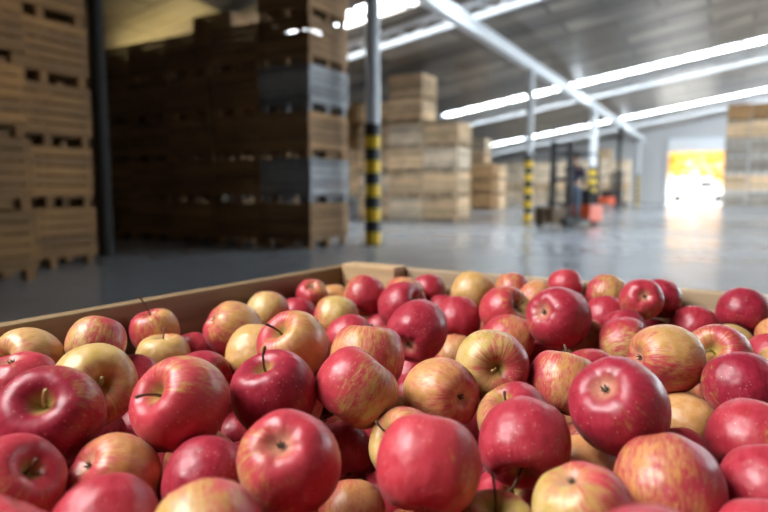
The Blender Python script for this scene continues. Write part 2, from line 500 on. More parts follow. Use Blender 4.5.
# ------------------------------------------------------------------ forklifts and driver
def cyl(name, p0, p1, r, mat, parent, seg=18, smooth=False):
    bm = bmesh.new(); b_tube(bm, [p0, p1], r, seg)
    return link_mesh(name, to_mesh(name, bm, mat, smooth), parent)
def forklift(loc, rz, label):
    f = empty('forklift', loc, rz)
    tag(f, label, 'forklift', 'orange forklifts')
    boxes('counterweight', [((-0.98, -0.42, 0.10), (-0.30, 0.42, 0.56)), ((-1.04, -0.36, 0.16), (-0.96, 0.36, 0.48))], M_ORANGE, f, bev=0.03)
    boxes('platform', [((-0.32, -0.42, 0.10), (0.30, 0.42, 0.20))], M_DARKSTEEL, f, bev=0.01)
    boxes('console', [((-0.78, -0.34, 0.56), (-0.42, 0.34, 0.92)), ((-0.60, -0.30, 0.92), (-0.42, 0.30, 1.00))], M_DARKSTEEL, f, bev=0.03)
    bm = bmesh.new()
    pts = [(0.15 * math.cos(a) , 0.15 * math.sin(a), 0) for a in np.linspace(0, math.tau, 20)]
    b_tube(bm, pts, 0.014, 6, caps=False); b_tube(bm, [(-0.15, 0, 0), (0.15, 0, 0)], 0.01, 6); b_tube(bm, [(0, 0, 0), (0, 0, -0.12)], 0.016, 6)
    o = link_mesh('steering_wheel', to_mesh('steering_wheel', bm, M_RUBBER, True), f, (-0.44, 0.03, 1.11))
    for s in (-1, 1):
        r_ = boxes('mast_rail', [((0.44, s * 0.25 - 0.06, 0.08), (0.57, s * 0.25 + 0.06, 2.26))], M_DARKSTEEL, f, bev=0.008)
        r2 = boxes('outrigger', [((0.30, s * 0.40 - 0.07, 0.07), (0.98, s * 0.40 + 0.07, 0.24))], M_DARKSTEEL, f, bev=0.015)
        boxes('fork', [((0.611, s * 0.16 - 0.05, 0.09), (1.26, s * 0.16 + 0.05, 0.125)), ((0.611, s * 0.16 - 0.05, 0.125), (0.65, s * 0.16 + 0.05, 0.62))], M_DARKSTEEL, f)
        cyl('wheel', (0.86, s * 0.40 - 0.05, 0.085), (0.86, s * 0.40 + 0.05, 0.085), 0.085, M_RUBBER, f)
        cyl('wheel', (-0.66, s * 0.34 - 0.06, 0.13), (-0.66, s * 0.34 + 0.06, 0.13), 0.13, M_RUBBER, f)
    for z in (0.30, 1.20, 2.14): boxes('mast_crossbar', [((0.47, -0.189, z), (0.53, 0.189, z + 0.09))], M_DARKSTEEL, f)
    boxes('fork_carriage', [((0.571, -0.36, 0.36), (0.61, 0.36, 0.44)), ((0.571, -0.36, 0.58), (0.61, 0.36, 0.66))], M_DARKSTEEL, f)
    bm = bmesh.new()
    for y in np.linspace(-0.36, 0.36, 5): b_box(bm, (0.575, y - 0.012, 0.66), (0.605, y + 0.012, 1.10))
    link_mesh('load_guard', to_mesh('load_guard', bm, M_DARKSTEEL), f)
    for s in (-1, 1):
        boxes('guard_post', [((-0.74, s * 0.38 - 0.03, 0.56), (-0.68, s * 0.38 + 0.03, 1.92))], M_DARKSTEEL, f)
    boxes('overhead_guard', [((-0.78, y - 0.025, 1.92), (0.40, y + 0.025, 1.96)) for y in np.linspace(-0.38, 0.38, 6)] + [((-0.78, -0.41, 1.92), (-0.72, 0.41, 1.97)), ((0.34, -0.41, 1.92), (0.40, 0.41, 1.97))], M_DARKSTEEL, f)
    return f
P = gnd(570, 225.5)
RZ = YAW + R(180 + 42)
fk = forklift((P.x, P.y, 0), RZ, 'orange forklift with dark mast, carrying a standing driver in the aisle')
for k in range(3):
    bm = bmesh.new()
    z = 0.126 + k * 0.132
    for y in (-0.26, 0, 0.26): b_box(bm, (0.66, y - 0.045, 0.0), (1.28, y + 0.045, 0.105))
    for x in np.linspace(0.66, 1.19, 5): b_box(bm, (x, -0.31, 0.105), (x + 0.09, 0.31, 0.128))
    o = link_mesh('pallet', to_mesh('pallet', bm, M_WOOD), None, fk.matrix_basis @ Vector((0, 0, z)), (0.12, 0.07, 0.035, 1))
    o.rotation_euler = (0, 0, RZ)
    tag(o, 'dark wooden pallet, %s of three stacked on the forks' % ('lowest', 'middle', 'topmost')[k], 'pallet', 'pallets on the forklift')
P2 = gnd(612, 205.6)
forklift((P2.x, P2.y, 0), YAW + R(35), 'small distant orange forklift beside the thin dark column')

def skin(name, verts, edges, radii, mat, parent, sub=2):
    me = bpy.data.meshes.new(name)
    me.from_pydata(verts, edges, [])
    me.materials.append(mat)
    o = link_mesh(name, me, parent)
    m = o.modifiers.new('skin', 'SKIN'); m.use_smooth_shade = True
    sv = me.skin_vertices[0].data
    for i, r in enumerate(radii):
        sv[i].radius = r if hasattr(r, '__len__') else (r, r)
    sv[0].use_root = True
    m2 = o.modifiers.new('sub', 'SUBSURF'); m2.levels = m2.render_levels = sub
    return o
M_SKIN = plain('skin', (0.55, 0.32, 0.22), 0.5, 0, 0.05)
M_JACKET = plain('navy_jacket', (0.030, 0.026, 0.055), 0.85, 0, 0.15)
M_JEANS = plain('grey_blue_jeans', (0.13, 0.17, 0.23), 0.85, 0, 0.15)
M_HAIR = plain('dark_hair', (0.03, 0.02, 0.015), 0.6)
def driver():
    # local frame: faces +x (towards the console); stands with feet at z = 0
    p = empty('person', fk.matrix_basis @ Vector((-0.08, 0.03, 0.201)), RZ + R(180))
    p.scale = (1.06, 1.12, 1.03)
    tag(p, 'person in dark jacket and grey blue jeans standing on forklift, hands on console', 'person')
    V = [(0, 0, .86), (0.01, 0, 1.05), (0.03, 0, 1.26), (0.05, 0, 1.38), (0.07, 0, 1.46), (0.085, 0, 1.54), (0.09, 0, 1.64)]
    E_ = [(0, 1), (1, 2), (2, 3), (3, 4), (4, 5), (5, 6)]
    Rr = [(.13, .10), (.12, .095), (.14, .10), (.08, .07), (.05, .05), (.075, .09), (.07, .085)]
    for s in (-1, 1):
        b = len(V)
        V += [(0.03, s * .17, 1.33), (0.10, s * .21, 1.07), (0.26, s * .14, 0.91), (0.32, s * .135, 0.895)]
        Rr += [.058, .045, .036, .028]
        E_ += [(2, b), (b, b + 1), (b + 1, b + 2), (b + 2, b + 3)]
        b = len(V)
        V += [(0, s * .09, .80), (0.02, s * .11, .46), (-0.02, s * .12, .09), (0.10, s * .13, .04)]
        Rr += [.085, .06, .042, .036]
        E_ += [(0, b), (b, b + 1), (b + 1, b + 2), (b + 2, b + 3)]
    skin('body', V, E_, Rr, M_SKIN, p)
    # fingers and thumb closed on the edge of the console
    for s in (-1, 1):
        bm = bmesh.new()
        for k, ln in enumerate((.062, .072, .068, .054)):
            y = s * .135 + (k - 1.5) * .02
            b_tube(bm, [(0.32, y, .897), (0.32 + ln * .6, y, .905), (0.32 + ln, y, .885)], [.0095, .009, .007], 8)
        b_tube(bm, [(0.305, s * .105, .893), (0.34, s * .08, .885), (0.37, s * .085, .878)], [.011, .01, .008], 8)
        link_mesh('hand', to_mesh('hand', bm, M_SKIN, True), p)
    Vj = [(0, 0, .84), (0.01, 0, 1.05), (0.03, 0, 1.26), (0.05, 0, 1.39)]; Ej = [(0, 1), (1, 2), (2, 3)]; Rj = [(.165, .125), (.15, .12), (.165, .125), (.09, .08)]
    for s in (-1, 1):
        b = len(Vj)
        Vj += [(0.03, s * .17, 1.33), (0.10, s * .21, 1.07), (0.245, s * .145, 0.92)]; Rj += [.075, .06, .048]
        Ej += [(2, b), (b, b + 1), (b + 1, b + 2)]
    skin('jacket', Vj, Ej, Rj, M_JACKET, p)
    Vt = [(0, 0, .86), (0, 0, .93)]; Et = [(0, 1)]; Rt = [(.145, .115), (.14, .11)]
    for s in (-1, 1):
        b = len(Vt)
        Vt += [(0, s * .09, .78), (0.02, s * .11, .46), (-0.02, s * .12, .10)]; Rt += [.10, .075, .062]
        Et += [(0, b), (b, b + 1), (b + 1, b + 2)]
    skin('trousers', Vt, Et, Rt, M_JEANS, p)
    for s in (-1, 1):
        boxes('shoe', [((-0.08, s * .125 - .045, 0.0), (0.19, s * .125 + .045, 0.09))], M_BLK, p, bev=0.02)
    bm = bmesh.new()
    bmesh.ops.create_icosphere(bm, subdivisions=3, radius=1, matrix=Matrix.Translation((0.075, 0, 1.645)) @ Matrix.Diagonal((.10, .088, .09, 1)))
    bmesh.ops.delete(bm, geom=[v for v in bm.verts if v.co.z < 1.60 or (v.co.x > 0.12 and v.co.z < 1.68)], context='VERTS')
    link_mesh('hair', to_mesh('hair', bm, M_HAIR, True), p)
    bm = bmesh.new()
    b_tube(bm, [(0.165, 0, 1.61), (0.19, 0, 1.585), (0.165, 0, 1.575)], [.008, .014, .008], 8)
    link_mesh('nose', to_mesh('nose', bm, M_SKIN, True), p)
driver()

# ------------------------------------------------------------------ outside the door
def van(loc, rz):
    v = empty('van', loc, rz)
    tag(v, 'white van parked in bright sunlight outside the far doorway', 'van')
    prof = [(-2.4, .35), (-2.4, 1.9), (-2.2, 2.15), (1.0, 2.15), (1.65, 1.35), (2.45, 1.12), (2.55, .9), (2.55, .35)]
    bm = bmesh.new()
    a = [bm.verts.new((x, -.92, z)) for x, z in prof]; b = [bm.verts.new((x, .92, z)) for x, z in prof]
    bm.faces.new(a); bm.faces.new(b[::-1])
    for k in range(len(prof)): bm.faces.new((a[k], b[k], b[(k + 1) % len(prof)], a[(k + 1) % len(prof)]))
    bmesh.ops.bevel(bm, geom=list(bm.edges), offset=.07, segments=2, affect='EDGES')
    link_mesh('body', to_mesh('body', bm, plain('white_van_paint', (.85, .85, .84), .25, 0, .02)), v)
    for x in (-1.6, 1.7):
        for s in (-1, 1): cyl('wheel', (x, s * .94 - .1, .33), (x, s * .94 + .1, .33), .33, M_RUBBER, v)
    for s in (-1, 1):
        boxes('side_window', [((0.15, s * .925 - .01, 1.3), (1.2, s * .925 + .01, 1.85))], M_DARKSTEEL, v)
van((-2.1, 63.0, -0.05), R(8))
M_LEAF = plain('yellow_autumn_leaves', (0.80, 0.42, 0.05), 0.8, 0, 0.4, 1.5)
M_BARK = plain('bark', (0.16, 0.11, 0.07), 0.9, 0, 0.3)
def tree(loc, h, label, seed):
    rnd = random.Random(seed)
    t = empty('autumn_tree', loc); tag(t, label, 'tree', 'autumn trees beyond the doorway')
    bm = bmesh.new(); b_tube(bm, [(0, 0, -0.1), (.05, 0, h * .3), (0, .1, h * .6)], [.2, .15, .08], 10)
    link_mesh('trunk', to_mesh('trunk', bm, M_BARK, True), t)
    bm = bmesh.new()
    for _ in range(1500):
        th, ph, rr = rnd.uniform(0, math.tau), math.acos(rnd.uniform(-1, 1)), rnd.random() ** .4
        c = Vector((math.sin(ph) * math.cos(th) * h * .36 * rr, math.sin(ph) * math.sin(th) * h * .36 * rr, h * .58 + math.cos(ph) * h * .44 * rr))
        q = Quaternion((rnd.gauss(0, 1), rnd.gauss(0, 1), rnd.gauss(0, 1), rnd.gauss(0, 1))).normalized()
        s = rnd.uniform(.16, .30)
        vs = [bm.verts.new(c + q @ Vector(p) * s) for p in ((-1, 0, 0), (0, -.6, .15), (1, 0, 0), (0, .6, .15))]
        bm.faces.new(vs)
    link_mesh('foliage', to_mesh('foliage', bm, M_LEAF), t)
for i, (x, y, h, lb) in enumerate([(-5.3, 72, 7.5, 'left yellow autumn tree outside the far doorway'), (-2.6, 83, 9.5, 'middle yellow autumn tree outside the doorway, above the van'), (0.5, 76, 7.8, 'right yellow autumn tree outside the far doorway'), ]):
    tree((x, y, -0.05), h, lb, i)

# ------------------------------------------------------------------ the big bin
BIN_RZ = R(28.9 - 32.2)
RIM = 0.80
d0 = ray(351, 262.5); P0 = O + d0 * ((RIM - CAM_H) / d0.z)
bu = Vector((math.cos(BIN_RZ), math.sin(BIN_RZ), 0))
bv = Vector((math.sin(BIN_RZ), -math.cos(BIN_RZ), 0))      # towards the camera along the left side
BW, BL, BT = 1.22, 1.22, 0.022
ctr = P0 + bu * (BW / 2) + bv * (BL / 2)
bin_ = empty('apple_bin', (ctr.x, ctr.y, 0), BIN_RZ)
tag(bin_, 'big wooden bin heaped with apples in the foreground', 'bin')
T_SHADE = (0.20, 0.128, 0.058, 1); T_LIT = (0.56, 0.42, 0.26, 1)  # light painted into the tones: side boards as in shade, back boards as lit
def boards(axis, pos, tone):
    bm = bmesh.new()
    z0, nb = 0.14, 4
    bh = (RIM - z0) / nb
    for k in range(nb):
        lo_z, hi_z = z0 + k * bh + (0.006 if k else 0), z0 + (k + 1) * bh
        if axis == 'x': b_box(bm, (-BW / 2, pos - BT / 2, lo_z), (BW / 2, pos + BT / 2, hi_z), 0.003)
        else: b_box(bm, (pos - BT / 2, -BL / 2 + BT, lo_z), (pos + BT / 2, BL / 2 - BT, hi_z), 0.003)
    link_mesh('side_panel', to_mesh('side_panel', bm, M_BIN), bin_, color=tone)
boards('x', BL / 2 - BT / 2, T_LIT); boards('x', -BL / 2 + BT / 2, T_LIT)
boards('y', -BW / 2 + BT / 2, T_SHADE); boards('y', BW / 2 - BT / 2, T_SHADE)
for sx in (-1, 1):
    for sy in (-1, 1):
        xa, ya = sx * (BW / 2 - BT - 0.0585), sy * (BL / 2 - BT - 0.0205)
        boxes('corner_post', [((xa - 0.058, ya - 0.02, 0.145), (xa + 0.058, ya + 0.02, RIM + 0.006))], M_BIN, bin_, (0.50, 0.34, 0.18, 1), bev=0.004)
blk = []
for x in (-BW / 2 + .07, 0, BW / 2 - .07):
    for y in (-BL / 2 + .07, 0, BL / 2 - .07): blk.append(((x - .06, y - .06, 0), (x + .06, y + .06, .11)))
boxes('pallet_base', blk + [((-BW / 2, -BL / 2, .11), (BW / 2, BL / 2, .138))], M_BIN, bin_, T_SHADE, bev=0.003)

# ------------------------------------------------------------------ apples
def apple_mat():
    k = NT('apple_skin')
    o = k.obj()
    info = k.n('ShaderNodeObjectInfo')
    cs = k.n('ShaderNodeSeparateColor'); k.l(info.outputs['Color'], cs.inputs[0])
    blush, hue, dark = cs.outputs[0], cs.outputs[1], cs.outputs[2]
    seed = info.outputs['Random']
    so_ = k.n('ShaderNodeVectorMath', operation='SCALE'); so_.inputs[0].default_value = (37.0, 19.0, 53.0); k.l(seed, so_.inputs['Scale'])
    off = so_.outputs[0]
    sp = k.n('ShaderNodeSeparateXYZ'); k.l(o, sp.inputs[0])
    x, y, z = sp.outputs
    rad = k.math('SQRT', k.math('ADD', k.math('ADD', k.math('MULTIPLY', x, x), k.math('MULTIPLY', y, y)), 1e-5))
    cv = k.n('ShaderNodeCombineXYZ')
    k.l(k.math('DIVIDE', x, rad), cv.inputs[0]); k.l(k.math('DIVIDE', y, rad), cv.inputs[1]); k.l(k.math('MULTIPLY', z, 0.55), cv.inputs[2])
    mer = k.vmath('ADD', cv.outputs[0], off)
    streak = k.noise(mer, 9.0, 4, 0.7)
    fine = k.noise(mer, 26.0, 2, 0.6)
    pn = k.vmath('ADD', o, off)
    patch = k.noise(pn, 2.3, 3, 0.5)
    blotch = k.noise(pn, 7.0, 4, 0.6)
    # blush: red on the +x side, broken into streaks at its edge
    f = k.math('MULTIPLY', x, 1.75)
    f = k.math('ADD', f, k.math('MULTIPLY', k.math('SUBTRACT', patch, 0.5), 1.5))
    f = k.math('ADD', f, k.math('MULTIPLY', k.math('SUBTRACT', streak, 0.5), 2.6))
    f = k.math('ADD', f, k.math('MULTIPLY', k.math('SUBTRACT', fine, 0.5), 1.3))
    f = k.math('ADD', f, k.math('MULTIPLY', k.math('SUBTRACT', blush, 0.47), 2.6))
    f = k.math('ADD', f, k.math('MULTIPLY', k.math('SUBTRACT', blotch, 0.5), 1.8))
    mask = k.ramp(f, -0.65, 0.70, 0.16, 1.0)
    under = k.mix(hue, (0.52, 0.47, 0.11), (0.60, 0.29, 0.09))
    under = k.mix(k.ramp(blotch, 0.35, 0.7), under, k.mix(hue, (0.66, 0.55, 0.24), (0.66, 0.39, 0.17)))
    red = k.mix(dark, (0.50, 0.030, 0.048), (0.19, 0.006, 0.022))
    red2 = k.mix(dark, (0.55, 0.065, 0.080), (0.35, 0.014, 0.045))
    redc = k.mix(k.ramp(k.math('ADD', k.math('MULTIPLY', streak, 0.6), k.math('MULTIPLY', blotch, 0.4)), 0.36, 0.66), red, red2)
    col = k.mix(mask, under, redc)
    # the stem cavity keeps a green-yellow, slightly russet colour
    cav = k.math('MULTIPLY', k.ramp(rad, 0.03, 0.16, 1.0, 0.0), k.ramp(z, 0.1, 0.2))
    cav = k.math('MULTIPLY', cav, k.ramp(streak, 0.3, 0.6, 0.5, 1.0))
    col = k.mix(cav, col, (0.42, 0.36, 0.09))
    # the calyx basin: pale
    cal = k.math('MULTIPLY', k.ramp(rad, 0.05, 0.20, 0.65, 0.0), k.ramp(z, -0.2, -0.1, 1.0, 0.0))
    col = k.mix(cal, col, (0.60, 0.33, 0.20))
    # lenticels
    vo = k.n('ShaderNodeTexVoronoi'); k.put(vo.inputs['Vector'], pn); vo.inputs['Scale'].default_value = 17.0
    dot = k.ramp(vo.outputs['Distance'], 0.07, 0.16, 0.55, 0.0)
    col = k.mix(dot, col, (0.80, 0.52, 0.33))
    # scuffs and russet
    sc = k.ramp(k.noise(pn, 4.3, 6, 0.75), 0.64, 0.76, 0.0, 0.5)
    col = k.mix(sc, col, (0.40, 0.20, 0.09))
    k.base(col)
    k.rough(k.ramp(blotch, 0.3, 0.7, 0.32, 0.46))
    k.b.inputs['Specular IOR Level'].default_value = 0.5
    k.b.inputs['Sheen Weight'].default_value = 0.08
    k.b.inputs['Sheen Roughness'].default_value = 0.4
    k.bump(k.noise(pn, 5.0, 1), 0.10, 0.02)
    return k.m
M_APPLE = apple_mat()
M_STEM = plain('apple_stem', (0.115, 0.06, 0.032), 0.7, 0, 0.4, 12)
M_STEMG = plain('green_stem', (0.40, 0.33, 0.12), 0.7, 0, 0.3, 12)
M_CALYX = plain('dry_calyx', (0.075, 0.055, 0.03), 0.9, 0, 0.4, 20)

PROF = [(0, .255), (.03, .262), (.06, .295), (.095, .345), (.135, .39), (.185, .42), (.25, .432), (.32, .412), (.39, .352), (.447, .255), (.487, .13), (.50, 0), (.489, -.13), (.452, -.25), (.39, -.342), (.31, -.402), (.225, -.424), (.155, -.412), (.10, -.382), (.05, -.358), (0, -.352)]
def catmull(P, n):
    out = []
    for i in range(len(P) - 1):
        p0, p1, p2, p3 = P[max(i - 1, 0)], P[i], P[i + 1], P[min(i + 2, len(P) - 1)]
        for j in range(n):
            t = j / n
            out.append(tuple(0.5 * ((2 * b) + (-a + c) * t + (2 * a - 5 * b + 4 * c - d) * t * t + (-a + 3 * b - 3 * c + d) * t ** 3) for a, b, c, d in zip(p0, p1, p2, p3)))
    out.append(P[-1])
    return out
def apple_mesh(i, hs, conic, lobe, wob, tilt):
    rnd = random.Random(100 + i)
    prof = catmull(PROF, 2)
    bm = bmesh.new()
    b_lathe(bm, [(max(r, 0), z) for r, z in prof], 44)
    ph = [rnd.uniform(0, math.tau) for _ in range(6)]
    for v in bm.verts:
        a = math.atan2(v.co.y, v.co.x); z = v.co.z
        low = max(0.0, min(1.0, 0.5 - z * 1.3)); hi = max(0.0, z * 2)
        s = 1 + lobe * low * math.cos(5 * a + ph[0]) + lobe * 0.6 * hi * math.cos(5 * a + ph[1]) + wob * math.cos(2 * a + ph[2]) + wob * 0.6 * math.cos(3 * a + ph[3])
        s *= 1 + conic * z
        v.co.x *= s; v.co.y *= s
        rr0 = math.hypot(v.co.x, v.co.y)
        if z < -.3: z += 0.006 * (math.cos(5 * a + ph[4]) + 0.6 * math.cos(8 * a + ph[5])) * math.exp(-((rr0 - .17) / .07) ** 2)
        v.co.z = z * hs * (1 + lobe * 0.9 * math.cos(5 * a + ph[0]) * (1 if abs(z) > .3 else 0) * min(1, math.hypot(v.co.x, v.co.y) * 3)) + tilt * v.co.x * (z + .2)
    return to_mesh('apple_flesh', bm, M_APPLE, True)
AM = [apple_mesh(i, *p) for i, p in enumerate([(.96, .05, .010, .010, .04), (1.0, .11, .018, .012, -.05), (.92, .02, .012, .014, .06), (1.04, .09, .022, .012, .04), (.94, .06, .016, .016, -.07), (.98, .13, .020, .010, .05)])]
ASQ = [.96, 1.0, .92, 1.04, .94, .98]
def stem_mesh(i, ln, lean, mat):
    bm = bmesh.new()
    z0 = .235
    b_tube(bm, [(0, 0, z0), (lean * .15, 0, z0 + ln * .35), (lean * .5, lean * .1, z0 + ln * .7), (lean, lean * .25, z0 + ln * .96), (lean * 1.05, lean * .27, z0 + ln)], [.020, .0155, .0145, .021, .016], 8)
    return to_mesh('stem', bm, mat, True)
STEMS = [stem_mesh(0, .24, .05, M_STEM), stem_mesh(1, .36, .10, M_STEM), stem_mesh(2, .48, .16, M_STEM), stem_mesh(3, .30, -.09, M_STEMG), stem_mesh(4, .62, .12, M_STEM)]
def calyx_mesh():
    bm = bmesh.new()
    for k in range(5):
        a = k * math.tau / 5
        d = Vector((math.cos(a), math.sin(a), 0)); n = Vector((-d.y, d.x, 0))
        zb = -.345
        pts = [d * .012 + n * .018, d * .05 + n * .020, d * .075, d * .05 - n * .020, d * .012 - n * .018]
        zs = [zb, zb - .028, zb - .062, zb - .028, zb]
        lo = [bm.verts.new((p.x, p.y, q)) for p, q in zip(pts, zs)]
        hi_ = [bm.verts.new((p.x * .9, p.y * .9, q - .012)) for p, q in zip(pts, zs)]
        bm.faces.new(lo); bm.faces.new(hi_[::-1])
        for j in range(5): bm.faces.new((lo[j], hi_[j], hi_[(j + 1) % 5], lo[(j + 1) % 5]))
    b_tube(bm, [(0, 0, -.32), (0, 0, -.372)], .03, 8)
    return to_mesh('calyx', bm, M_CALYX)
CALYX = calyx_mesh()

